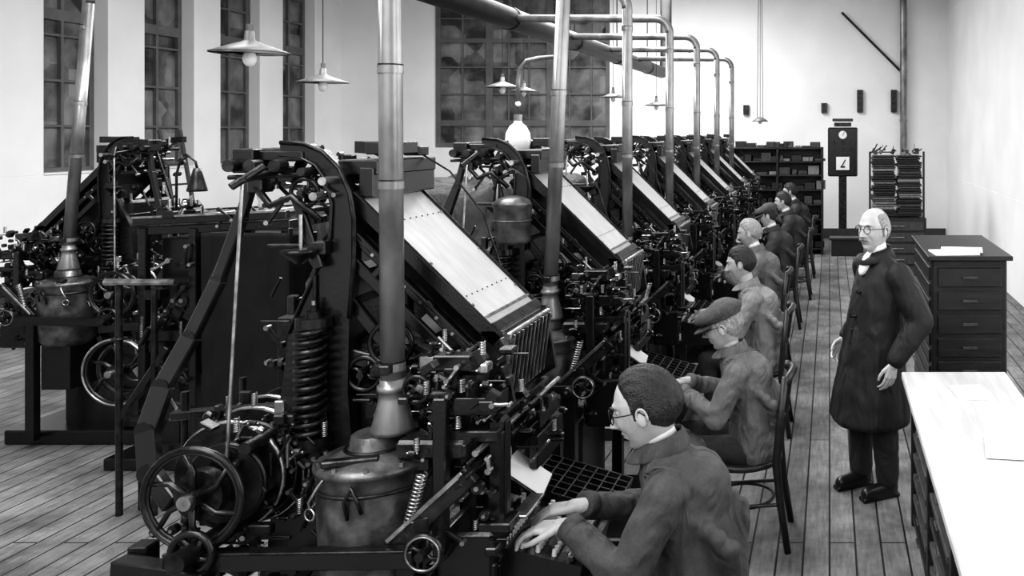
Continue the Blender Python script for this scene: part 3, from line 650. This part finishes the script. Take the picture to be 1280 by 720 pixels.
# ------------------------------------------------------------------ back: shelving, control panel, stacks, wall fittings
random.seed(21)
s = MB(); x0, x1, y0, y1 = -1.72, -.13, 15.55, 16.0
s.box(((x0+x1)/2, y1-.01, .95), (x1-x0, .02, 1.9), 0)
for x in (x0, (x0+x1)/2, x1): s.box((x, (y0+y1)/2, .95), (.04, y1-y0, 1.9), 0)
for z in (.1, .36, .62, .88, 1.14, 1.4, 1.64, 1.88): s.box(((x0+x1)/2, (y0+y1)/2, z), (x1-x0, y1-y0, .025), 0)
for z in (.12, .375, .635, .895, 1.155, 1.415, 1.655, 1.895):
    x = x0+.05
    while x < x1-.1:
        w = random.uniform(.06, .2); h = random.uniform(.04, .16)
        if z > 1.8: h *= .7
        s.box((x+w/2, y0+.17+random.uniform(0, .04), z+h/2), (w, .3, h), random.choice((1, 0, 2, 0, 3) if z > 1.1 else (0, 0, 1))); x += w+random.uniform(.0, .04)
s.obj('storage_shelves', [M_wood, M_woodm, M_jA, M_jC], ((x0+x1)/2, 15.8, 0))

c = MB(); X, Y = .23, 15.5
c.box((X, Y, 1.82), (.52, .16, .86), 0, b=.02); c.box((X, Y, 2.30), (.30, .12, .07), 1); c.box((X, Y-.02, 2.38), (.36, .06, .05), 0)
c.cyl((X, Y-.08, 2.12), (X, Y-.105, 2.12), .085, m=1, n=28); c.cyl((X, Y-.105, 2.12), (X, Y-.11, 2.12), .07, m=2, n=28); c.box((X+.012, Y-.114, 2.14), (.008, .004, .08), 3, rot=(0, .5, 0), b=.001)
c.box((X, Y-.09, 1.62), (.27, .03, .27), 1, b=.01); c.box((X, Y-.108, 1.62), (.23, .008, .23), 2); c.box((X+.01, Y-.114, 1.62), (.02, .006, .15), 3, rot=(0, .5, 0), b=.001); c.box((X, Y-.114, 1.56), (.08, .006, .03), 3, b=.001)
for i in range(3):
    for j in range(2): c.cyl((X-.16+.16*i, Y-.08, 1.98-.12*j), (X-.16+.16*i, Y-.10, 1.98-.12*j), .03, m=1, n=14)
c.box((X, Y, .95), (.14, .10, .95), 1); c.box((X+.08, Y, .30), (.62, .34, .04), 3); c.box((X+.08, Y, .14), (.56, .3, .28), 3, b=.01)
c.obj('electrical_control_panel', [M_black, M_iron, M_enamel, M_wood], (X, Y, 0))
# tray stacks
c = MB(); X, Y = 1.0, 13.3
c.box((X, Y, .45), (.86, .6, .9), 0, b=.01)
for i in range(5): c.box((X, Y-.31, .12+.165*i), (.78, .02, .13), 1); c.cyl((X-.1, Y-.33, .12+.165*i), (X+.1, Y-.33, .12+.165*i), .01, m=2)
z = .92
for i in range(26):
    h = random.uniform(.022, .045)
    for w_, xo in ((.36, -.19), (.36, .19)):
        c.box((X+xo+random.uniform(-.02, .02), Y+random.uniform(-.03, .03), z+h/2), (w_*random.uniform(.85, 1.05), .5, h*.8), random.choice((0, 0, 0, 1, 1, 3)))
    z += h
    if z > 1.84: break
for dx in (-.4, .4): c.beam((X+dx, Y-.2, .9), (X+dx, Y-.2, 1.88), .03, .03, 0)
clutter(c, X-.35, X+.35, Y-.25, Y+.2, 1.84, 1.92, 22, 1.2, .3)
c.obj('galley_tray_stack', [M_wood, M_woodm, M_steel, M_jC], (X, Y, 0))
for i, (X, z) in enumerate(((-1.7, 2.62), (-.11, 2.66), (.62, 2.80), (1.31, 2.80))):
    c = MB(); h = .20 if i < 2 else .46
    c.box((X, YB-.04, z), (.12, .08, h), 0); n = 2 if i < 2 else 4
    for j in range(n): c.cyl((X, YB-.08, z-h/2+h*(j+.5)/n), (X, YB-.095, z-h/2+h*(j+.5)/n), .035, m=1, n=14)
    c.obj('wall_signal_box', [M_black, M_iron], (X, YB-.04, z))
c = MB(); c.cyl((1.5, YB-.12, 0), (1.5, YB-.12, ZC), .07, m=0, n=18)
for z in (1, 2.4, 3.4): c.cyl((1.5, YB-.12, z-.03), (1.5, YB-.12, z+.03), .08, m=0, n=18)
c.cyl((.25, YB-.1, 4.6), (1.48, YB-.1, 3.37), .025, m=1); c.obj('wall_steam_pipe', [M_tin, M_iron], (1.5, YB-.12, 0))
c = MB()
for i in range(10): c.capsule((-9.75, 16.2+.09*i, .19), (-9.75, 16.2+.09*i, 1.05), .035, .035, 0, 10)
c.cyl((-9.75, 16.1, .3), (-9.75, 17.1, .3), .02, m=0)
for y in (16.25, 16.95): c.cyl((-9.75, y, 0), (-9.75, y, .2), .03, m=0)
c.obj('radiator', [M_enamel], (-9.75, 16.6, 0))

# right bench
c = MB(); bx0, bx1, by0, by1 = .40, .98, .9, 4.9; random.seed(4)
c.box(((bx0+bx1)/2, (by0+by1)/2, .815), (bx1-bx0, by1-by0, .04), 0, b=.006)
for y in np.linspace(by0+.05, by1-.05, 6): c.box(((bx0+bx1)/2+.02, y, .4), (bx1-bx0-.06, .04, .79), 1)
c.box((bx1-.03, (by0+by1)/2, .4), (.02, by1-by0-.1, .78), 1)
for z in (.06, .17, .28, .39, .50, .61, .72):
    c.box(((bx0+bx1)/2+.03, (by0+by1)/2, z), (bx1-bx0-.1, by1-by0-.06, .014), 1)
    for y in np.linspace(by0+.4, by1-.45, 5): c.box((bx0+.075, y+.0, z+.03), (.05, .6, .035), random.choice((2, 1, 2))); c.box((bx0+.045, y, z+.03), (.012, .09, .012), 3)
c.obj('composing_bench', [M_bench, M_wood, M_woodm, M_steel], (.7, 2.9, 0))
c = MB()
for i, (x, y, a) in enumerate(((.72, 4.5, .1), (.74, 3.7, -.15))): c.box((x, y, .838+.003*i), (.17, .25, .004), 0, rot=(0, 0, a), b=.001)
c.obj('paper_sheets', [M_paper], (.7, 4, .84))
# cabinet behind the overseer
c = MB(); c.box((.93, 6.4, .66), (.50, 1.1, 1.32), 0, b=.01); c.box((.93, 6.4, 1.335), (.56, 1.2, .03), 0)
for i in range(11): c.box((.675, 6.4, .12+.11*i), (.02, 1.0, .085), 0)
for i in range(8):
    c.box((.93, 5.84, .12+.155*i), (.42, .02, .125), 0); c.box((.93, 5.82, .12+.155*i), (.10, .015, .02), 1)
c.obj('type_case_cabinet', [M_wood, M_woodm], (.93, 6.4, 0))
c = MB(); c.box((.84, 5.95, 1.356), (.30, .24, .012), 0, rot=(0, 0, .1)); c.box((.90, 6.0, 1.367), (.28, .22, .01), 0, rot=(0, 0, -.15))
c.obj('paper_stack', [M_paper, M_jC], (.87, 6, 1.35))

# ------------------------------------------------------------------ people
def ss(x, a, b_): t = np.clip((x-a)/(b_-a), 0, 1); return t*t*(3-2*t)
def head_obj(parent, c, scale, pitch, yaw, hair, bald=False, roll=0, cap=False, glasses=False, moustache=False, hi=True, longface=1.0, recede=False):
    nl, nn = (110, 150) if hi else (60, 80)
    th = np.linspace(0, math.pi, nl+1); ph = np.linspace(0, 2*math.pi, nn, endpoint=False)
    TH, PH = np.meshgrid(th, ph, indexing='ij')
    dx = np.sin(TH)*np.cos(PH); dy = np.sin(TH)*np.sin(PH); dz = np.cos(TH)
    z = dz*.120; t = np.clip((-z-.005)/.115, 0, 1)
    e = np.where(dx > 0, 1-.42*t, 1.0)
    x = np.sign(dx)*np.abs(dx)**e*.094; x = np.where(dx < 0, x*1.10*(1-.5*t), x)
    y = dy*.078*(1-.30*t**1.2)
    y = y*(1-.05*np.exp(-((z-.0)/.03)**2)*(dx > .4))
    fr = np.clip(dx*2, 0, 1); ay = np.abs(y)
    G = lambda a, m_, s_: np.exp(-((a-m_)/s_)**2)
    pr = np.where(z > -.027, np.clip((.026-z)/.053, 0, 1)**1.2, np.clip((z+.040)/.013, 0, 1))
    d = .031*pr*np.exp(-(y/(.008+.007*pr))**2)
    d = d+.006*G(z, -.028, .008)*G(ay, .014, .006)
    d = d-.015*G(ay, .031, .015)*G(z, .014, .011)
    d = d+.007*G(z, .034, .008)*G(y, 0, .052)
    d = d+.005*G(ay, .043, .016)*G(z, -.018, .018)
    d = d-.005*G(ay, .036, .010)*G(z, -.048, .016)
    d = d+.007*G(z, -.0505, .0045)*G(y, 0, .022)+.0075*G(z, -.0615, .0050)*G(y, 0, .020)
    d = d-.004*G(z, -.056, .002)*G(y, 0, .026)-.004*G(z, -.073, .006)*G(y, 0, .03)
    d = d+.010*G(z, -.096, .014)*G(y, 0, .024)
    x = x+d*fr
    zh = np.interp(x, [-.11, -.05, -.02, -.008, .008, .022, .03, .055, .09], [-.075, -.065, -.035, .022, .020, -.012, .035, .064, .074])
    if recede: zh = np.interp(x, [-.11, -.05, -.02, -.008, .008, .022, .03, .05, .06, .09], [-.070, -.060, -.035, .022, .020, -.012, .045, .080, .095, .12])
    hm = z > zh
    if bald: hm = hm & ~((z > .06) & (ay < .05) & (x > -.03)) & ~((z > .035) & (x > .035))
    nz_ = .0009*np.sin(y*420+x*90)+.0008*np.sin(y*260-z*60+2)+.0005*np.sin(x*700)
    hth = .004 if bald else .007
    off = np.where(hm, hth+nz_*ss(z-zh, 0, .02), 0)*ss(z-zh, -.002, .03)*(1 if not cap else .3)
    x = x+dx*off; y = y+dy*off; z = z+dz*off
    V = np.stack([x, y, z*longface], -1).reshape(-1, 3)
    mb = MB(); fs = []; mi = []
    H = hm.reshape(-1)
    mlip = (G(z, -.056, .009)*G(y, 0, .024)*(dx > .4)).reshape(-1)
    for i in range(nl):
        for j in range(nn):
            a, b2, c2, d2 = i*nn+j, i*nn+(j+1) % nn, (i+1)*nn+(j+1) % nn, (i+1)*nn+j
            if i == 0: f = [a, c2, d2]
            elif i == nl-1: f = [a, b2, c2]
            else: f = [a, b2, c2, d2]
            k = 1 if H[f].sum() >= 2 else (4 if mlip[f].mean() > .6 else 0)
            fs.append(f); mi.append(k)
    mb.v = [tuple(p) for p in V]; mb.f = fs; mb.m = mi; mb.sm = [True]*len(fs)
    for sg in (-1, 1):
        mb.sph((.000, sg*.080, -.006), (.015, .008, .027), 0, 14, rot=(0, -.15, sg*.3))
        pts = [(-.001+.015*math.cos(a), sg*(.085+.002*math.sin(a)), -.004+.026*math.sin(a)) for a in [R(-40+i*25) for i in range(11)]]
        mb.tube(pts, .0033, 0, 8)
        mb.sph((.0705, sg*.031, .0125), .0120, 2, 16); mb.sph((.0785, sg*.031, .0125), (.0052, .0055, .0055), 3, 10)
        mb.sph((.0700, sg*.031, .0170), (.0128, .0145, .0105), 0, 14)
        mb.sph((.0690, sg*.031, .0055), (.0118, .014, .0065), 0, 14)
        mb.tube([(.094, sg*.018, .031), (.0935, sg*.032, .036), (.083, sg*.046, .031)], [.003, .0035, .002], 1, 6)   # eyebrow
        if glasses:
            mb.torus((.099, sg*.033, .010), (1, sg*.12, 0), .021, .0019, 5, 24, 6)
            mb.tube([(.094, sg*.055, .014), (.04, sg*.082, .014), (-.0, sg*.088, .014), (-.012, sg*.088, .0)], .0017, 5, 6)
    if glasses: mb.tube([(.103, -.012, .012), (.108, 0, .016), (.103, .012, .012)], .0016, 5, 6)
    if moustache:
        for sg in (-1, 1): mb.tube([(.100, 0, -.042), (.099, sg*.012, -.043), (.093, sg*.024, -.048), (.084, sg*.034, -.054)], [.007, .0075, .006, .002], 1, 8)
    if cap:
        mb.T = Matrix.Rotation(R(6), 4, 'Y')
        n = 40; prof = [(1.0, .040), (1.06, .050), (1.22, .068), (1.26, .082), (1.18, .100), (.85, .122), (.4, .132), (.001, .134)]
        vs = []
        for s_, zz in prof:
            for i in range(n):
                a = 2*math.pi*i/n; fwd = .02 if zz > .06 else 0
                vs.append((-.005+fwd*.3+.102*s_*math.cos(a)*(1.0+.04*math.sin(5*a)*(s_ > 1.1)), .084*s_*math.sin(a), zz+.006*math.sin(3*a+1)*(s_ > .8)*(s_ < 1.3)*(zz > .06)-.018*max(0, math.cos(a))*(zz > .06)))
        mb.add(vs, [[k*n+i, k*n+(i+1) % n, (k+1)*n+(i+1) % n, (k+1)*n+i] for k in range(len(prof)-1) for i in range(n)], 6, True)
        vs = []; m_ = 16
        for rr, dz_ in ((.95, .044), (1.55, .022), (1.56, .016), (.95, .036)):
            for i in range(m_+1):
                a = R(-62+124*i/m_); k2 = 1+(rr-1)*max(0, math.cos(a*1.35))
                vs.append((-.005+.102*k2*math.cos(a), .084*k2*math.sin(a), dz_ if rr < 1 else dz_+.014*(abs(a)/1.1)**2))
        mb.add(vs, [[k*(m_+1)+i, k*(m_+1)+i+1, ((k+1) % 4)*(m_+1)+i+1, ((k+1) % 4)*(m_+1)+i] for k in range(4) for i in range(m_)], 6, True)
        mb.T = None
    me_ = mb.mesh('head', [M_skin, hair, M_eye, M_pupil, M_lip, M_glasses, M_cap])
    o = bpy.data.objects.new('head', me_); COL.objects.link(o); o.parent = parent
    o.location = c; o.scale = (scale,)*3; o.rotation_euler = Euler((roll, pitch, yaw), 'XYZ')
    return o

def blob(name, mb, m, parent, vox=.012, sm=4, wr=0., wsc=.12):
    o = mb.obj(name, [m]); o.parent = parent
    r = o.modifiers.new('r', 'REMESH'); r.mode = 'VOXEL'; r.voxel_size = vox; r.use_smooth_shade = True
    s_ = o.modifiers.new('s', 'SMOOTH'); s_.iterations = sm; s_.factor = .6
    if wr:
        t = bpy.data.textures.new('folds', 'CLOUDS'); t.noise_scale = wsc; t.noise_depth = 1
        d_ = o.modifiers.new('d', 'DISPLACE'); d_.texture = t; d_.strength = wr; d_.texture_coords = 'LOCAL'; d_.mid_level = .5
    return o

def hand(parent, w, fwd, dn, side, curl=.5, vox=.0035, name='hand', spread=1.0):
    w = Vector(w); f = Vector(fwd).normalized(); dn = Vector(dn); dn = (dn-f*dn.dot(f)).normalized(); u = f.cross(dn)*side
    mb = MB()
    mb.capsule(w-f*.03, w+f*.015, .026, .026)
    lens = (.040, .046, .042, .033)
    for i in range(4):
        lat = (.030-.0195*i)
        kn = w+f*(.088-.004*abs(i-1))+u*lat
        mb.capsule(w+f*.012+u*lat*.6, kn, .0150, .0115)
        a = .25+.15*curl; p = kn; dr = math.cos(a)*f+math.sin(a)*dn+u*lat*spread*3
        for k, q in enumerate((1.0, .66, .52)):
            dr = dr.normalized(); e = p+dr*lens[i]*q
            mb.capsule(p, e, .0092-.0008*k, .0084-.0008*k, n=10)
            p = e; a += curl*.9; dr = math.cos(a)*f+math.sin(a)*dn+u*lat*spread*2
    b0 = w+f*.022+u*.022; b1 = b0+f*.034+u*.028+dn*.012; b2 = b1+f*.030+u*.008+dn*.012; b3 = b2+f*.024-u*.003+dn*.008
    mb.capsule(b0, b1, .0145, .0115); mb.capsule(b1, b2, .0105, .0095); mb.capsule(b2, b3, .0092, .0075)
    return blob(name, mb, M_skin, parent, vox, 2)

def rolls(j, A, B, r, ts, th=.011):
    d = (B-A)
    for i, t in enumerate(ts):
        ax = d.normalized()+Vector((.35*(-1)**i, .2, .3*(-1)**(i+1)))
        j.torus(A.lerp(B, t), ax, r(t), th, n=20, k=6)

def seated(k, x, y, scale=1., jacket=M_jA, hair=M_hairD, hs=1.1, pitch=12, hyaw=0, hx=0, hz=0, hi=False, fold=.020, handy=(.10, -.10), shirt=True, **kw):
    P = empty('typesetter_operator', (x, y, 0), R(180)); P.scale = (scale,)*3
    j = MB()
    j.loft([(-.02, 0, .45, .13, .17), (-.02, 0, .52, .15, .195), (-.01, 0, .64, .135, .185), (.0, 0, .78, .13, .185), (.03, 0, .92, .135, .20), (.065, 0, 1.01, .115, .185), (.09, 0, 1.06, .085, .12), (.105, 0, 1.10, .055, .065)])
    j.sph((.0, 0, .93), (.13, .17, .13))
    W = []
    for sg, hy in ((1, handy[0]), (-1, handy[1])):
        S = Vector((.065, sg*.185, .985)); E = Vector((.17, sg*.265, .765)); Wp = Vector((.385, hy, .872))
        j.capsule(S, E, .075, .062); j.capsule(E, Wp-(Wp-E).normalized()*.03, .062, .043); W.append((Wp, E))
        j.sph(S, (.078, .07, .07))
        j.torus(S+Vector((.0, -sg*.035, .012)), (.15, sg*1.0, -.35), .082, .007, n=26, k=6)   # sleeve-head seam
        rolls(j, E, Wp, lambda t: .053-.014*t, (.05, .2, .36, .56), .011)
        rolls(j, E, S, lambda t: .054+.010*t, (.15, .34, .58), .011)
        for q in range(4):
            a = Vector((-.02-.04*q, sg*.165, .90-.03*q)); b_ = Vector((-.10-.02*q, sg*(.11-.03*q), .80-.085*q)); j.capsule(a, b_, .030, .014)
    blob('jacket', j, jacket, P, .008 if hi else .014, 2 if hi else 3, fold, .09)
    c_ = MB(); n = 24
    ring = []
    for rr, zz in ((.060, 1.105), (.064, 1.128), (.078, 1.10), (.096, 1.062), (.088, 1.055)):
        ring.append([(.108+(rr*1.02)*math.cos(a)+(1.105-zz)*.6*(math.cos(a) > .2), rr*math.sin(a)*1.1, zz+.022*(-math.cos(a))) for a in [2*math.pi*i/n for i in range(n)]])
    vs = sum(ring, []); c_.add(vs, [[q*n+i, q*n+(i+1) % n, (q+1)*n+(i+1) % n, (q+1)*n+i] for q in range(4) for i in range(n)], 0, True)
    o = c_.obj('jacket_collar', [jacket], parent=P); sdm = o.modifiers.new('s', 'SOLIDIFY'); sdm.thickness = .006; o.modifiers.new('b', 'SUBSURF').levels = 1
    if shirt:
        c_ = MB(); c_.lathe([(.058, 0), (.055, .03), (.056, .042), (.052, .042), (.050, .0)], (0, 0, 0), 0, 28)
        o = c_.obj('shirt_collar', [M_shirt], parent=P); o.location = (.112, 0, 1.100); o.rotation_euler = (0, R(24), 0)
    nk = MB(); nk.capsule((.10, 0, 1.05), (.135+hx*.5, 0, 1.16+hz), .056, .054); nk.capsule((.12, 0, 1.12), (.17+hx, 0, 1.16+hz), .045, .04)
    blob('neck', nk, M_skin, P, .008, 3)
    head_obj(P, (.158+hx, 0, 1.235+hz), hs, R(pitch), R(hyaw), hair, hi=hi, **kw)
    for (Wp, E), sg in zip(W, (1, -1)):
        f = Vector((1, -sg*.10, -.10)); hand(P, Wp+Vector((.012, 0, -.004)), f, (0, 0, -1), sg, .5, .0035 if hi else .006, 'hand')
        cf = MB(); d_ = (Wp-E).normalized(); cf.tube([Wp-d_*.05, Wp-d_*.03, Wp-d_*.004, Wp-d_*.003], [.044, .046, .046, .032], 0, 20); cf.obj('cuff', [jacket], parent=P)
    tr = MB(); tr.loft([(-.01, 0, .44, .12, .17), (-.0, 0, .50, .15, .19), (.0, 0, .60, .12, .17)])
    for sg in (1, -1):
        tr.capsule((.0, sg*.10, .53), (.40, sg*.13, .56), .093, .068); tr.capsule((.40, sg*.13, .555), (.33, sg*.13, .12), .066, .050)
    blob('trousers', tr, M_trou, P, .014, 4, .01)
    for sg in (1, -1):
        s_ = MB(); s_.capsule((.31, sg*.13, .055), (.44, sg*.135, .038), .046, .034); s_.capsule((.32, sg*.13, .06), (.33, sg*.13, .12), .044, .044); s_.box((.375, sg*.132, .012), (.25, .08, .02), 0)
        blob('shoe', s_, M_shoe, P, .008, 2)
    return P

def chair(x, y):
    c = MB()   # sitter faces -X ; back is at +X
    c.sph((x, y, .435), (.21, .21, .022), 0, 32); c.torus((x, y, .432), (0, 0, 1), .195, .018, 0, 36, 8)
    for dx, dy in ((-.15, -.15), (-.15, .15)): c.tube([(x+dx, y+dy, .43), (x+dx-.02, y+dy*1.12, .2), (x+dx-.03, y+dy*1.2, .0)], [.019, .017, .013], 0, 10)
    for dy in (-.17, .17):
        c.tube([(x+.25, y+dy*1.1, 0), (x+.21, y+dy, .25), (x+.19, y+dy, .45), (x+.205, y+dy, .65), (x+.235, y+dy*.95, .90)], [.018, .021, .023, .021, .018], 0, 10)
    c.tube([(x+.232, y-.165, .87), (x+.262, y-.08, .895), (x+.272, y, .90), (x+.262, y+.08, .895), (x+.232, y+.165, .87)], .022, 0, 10)
    c.tube([(x+.205, y-.165, .68), (x+.24, y, .69), (x+.205, y+.165, .68)], .015, 0, 8)
    for dy in (-.08, 0, .08): c.cyl((x+.235, y+dy, .685), (x+.262, y+dy, .885), .009, m=0, n=8)
    c.torus((x, y, .22), (0, 0, 1), .165, .009, 0, 30, 6)
    for dy in (-.165, .165): c.cyl((x-.165, y+dy, .22), (x+.215, y+dy, .24), .010, m=0, n=8)
    c.obj('bentwood_chair', [M_wood], (x, y, 0))
def stool(x, y):
    c = MB(); c.lathe([(0, .425), (.17, .425), (.18, .44), (.175, .455), (0, .455)], (x, y, 0), 0, 30)
    for i in range(4):
        a = math.pi/4+i*math.pi/2; c.tube([(x+.12*math.cos(a), y+.12*math.sin(a), .43), (x+.18*math.cos(a), y+.18*math.sin(a), 0)], [.02, .016], 0, 10)
    c.torus((x, y, .18), (0, 0, 1), .155, .009, 0, 30, 6); c.obj('wooden_stool', [M_wood], (x, y, 0))

ops = [
 dict(x=-.46, y=3.0, scale=1.02, jacket=M_jA, hair=M_hairD, pitch=17, hi=True, hs=1.15, handy=(.13, -.02), hz=-.028, recede=True, glasses=True),
 dict(x=-.42, y=4.72, scale=.93, jacket=M_jB, hair=M_hairG, pitch=16, hi=True, cap=True, glasses=True, hs=1.14, shirt=False, hz=-.02),
 dict(x=-.49, y=6.42, scale=.98, jacket=M_jC, hair=M_hairD, pitch=12, hi=True, hs=1.08, shirt=False),
 dict(x=-.58, y=8.15, scale=1.0, jacket=M_jB, hair=M_hairG, pitch=12, hs=1.1),
 dict(x=-.53, y=9.85, scale=1.0, jacket=M_jD, hair=M_hairD, pitch=14, cap=True, hs=1.05),
 dict(x=-.45, y=11.55, scale=1.02, jacket=M_jD, hair=M_hairD, pitch=10, hs=1.05),
 dict(x=-.43, y=13.25, scale=1.03, jacket=M_jD, hair=M_hairD, pitch=10, hs=1.05),
]
for i, d_ in enumerate(ops):
    seated(i, **d_)
    if i == 0: stool(d_['x'], d_['y'])
    else: chair(d_['x']-.045, d_['y'])

# overseer
P = empty('standing_overseer', (.30, 5.33, 0), R(206))
j = MB()
j.loft([(.06, 0, .44, .225, .26), (.06, 0, .46, .23, .265), (.05, 0, .64, .205, .245), (.035, 0, .85, .18, .22), (.02, 0, 1.05, .165, .205), (.0, 0, 1.22, .15, .205), (-.01, 0, 1.33, .12, .20), (-.005, 0, 1.40, .09, .13), (.0, 0, 1.45, .055, .065)])
S = Vector((-.02, .21, 1.33)); E = Vector((-.10, .31, 1.07)); Wp = Vector((.05, .29, .87))
j.capsule(S, E, .082, .080); j.capsule(E, Wp, .080, .060)
S2 = Vector((-.01, -.205, 1.335)); E2 = Vector((-.09, -.28, 1.07)); W2 = Vector((.09, -.25, .90))
j.capsule(S2, E2, .078, .068); j.capsule(E2, W2, .066, .05)
for i in range(7):   # hanging coat pleats
    a = i*2*math.pi/7+.3; j.capsule((.05+.15*math.cos(a), .185*math.sin(a), 1.0), (.06+.215*math.cos(a), .25*math.sin(a), .475), .012, .030)
rolls(j, E, Wp, lambda t: .070-.012*t, (.0, .25, .55), .011); rolls(j, S, E, lambda t: .072, (.5, .75), .010)
blob('long_smock', j, M_coat, P, .009, 5, .018, .15)
c_ = MB(); c_.beam((.235, .012, .50), (.19, .012, 1.0), .012, .01, 0)
for z in (.75, .92, 1.08, 1.22): c_.cyl((.13 if z > 1.1 else .16, .03, z), (.168 if z > 1.1 else .212, .03, z), .011, m=0, n=10)
c_.obj('smock_buttons', [M_iron], parent=P)
c_ = MB(); n = 24; ring = []
for rr, zz in ((.060, 1.45), (.066, 1.47), (.082, 1.44), (.10, 1.40), (.092, 1.395)):
    ring.append([(.0+rr*math.cos(a)+(1.47-zz)*.5*(math.cos(a) > .2), rr*math.sin(a)*1.05, zz-.022*math.cos(a)) for a in [2*math.pi*i/n for i in range(n)]])
c_.add(sum(ring, []), [[q*n+i, q*n+(i+1) % n, (q+1)*n+(i+1) % n, (q+1)*n+i] for q in range(4) for i in range(n)], 0, True)
o = c_.obj('smock_collar', [M_coat], parent=P); o.modifiers.new('s', 'SOLIDIFY').thickness = .006
c_ = MB(); c_.lathe([(.062, 0), (.059, .03), (.060, .05), (.053, .05), (.05, .0)], (0, 0, 0), 0, 28)
o = c_.obj('shirt_collar', [M_shirt], parent=P); o.location = (.01, 0, 1.445); o.rotation_euler = (0, R(14), 0)
c_ = MB(); c_.sph((.088, 0, 1.385), (.03, .045, .085), 0, 16, rot=(0, -.5, 0)); c_.obj('shirt_front', [M_shirt], parent=P)
nk = MB(); nk.capsule((0, 0, 1.40), (.02, 0, 1.52), .056, .054); blob('neck', nk, M_skin, P, .008, 3)
head_obj(P, (.035, 0, 1.578), 1.10, R(0), R(22), M_hairG, bald=True, moustache=True, glasses=True)
d_ = (Wp-E).normalized()
hand(P, Wp+d_*.03, (.25, .02, -1), (.1, -1, 0), -1, .45, .0035, 'hand')
hand(P, W2+(W2-E2).normalized()*.03, (.6, .1, -.8), (0, 1, 0), 1, .5, .004, 'hand')
tr = MB()
for sg, fx, fy in ((1, .0, .10), (-1, .06, -.12)):
    tr.capsule((0, sg*.10, .72), (fx*.6+.02, fy, .45), .10, .085); tr.capsule((fx*.6+.02, fy, .45), (fx, fy, .11), .085, .070)
blob('trousers', tr, M_trou, P, .012, 4, .014, .08)
for fx, fy in ((.0, .10), (.06, -.12)):
    s_ = MB(); s_.capsule((fx-.02, fy, .055), (fx+.14, fy+.01, .042), .050, .040); s_.capsule((fx-.01, fy, .06), (fx, fy, .12), .046, .046); s_.box((fx+.055, fy+.005, .012), (.25, .075, .024), 0)
    blob('shoe', s_, M_shoe, P, .007, 3)

# ------------------------------------------------------------------ world, view, camera
wd = bpy.data.worlds.new('World'); scene.world = wd; wd.use_nodes = True
wd.node_tree.nodes['Background'].inputs[0].default_value = (.8, .8, .8, 1); wd.node_tree.nodes['Background'].inputs[1].default_value = .6
area('added_fill.near', (-1.5, -1.6, 4.2), (R(52), 0, 0), 3.5, 1.6, 100)  # fill lamp added behind the camera; no skylight there
scene.view_settings.view_transform = 'Standard'
try: scene.view_settings.look = 'Medium High Contrast'
except Exception as ex: print('look', ex)
cam = bpy.data.cameras.new('camera'); co = bpy.data.objects.new('camera', cam); COL.objects.link(co)
co.location = (0, 0, 2.17); co.rotation_euler = (R(90), 0, 0)
cam.sensor_width = 36; cam.lens = 1100/1280*36; cam.shift_x = -397/1280; cam.shift_y = -195/1280; cam.clip_start = .05
scene.camera = co
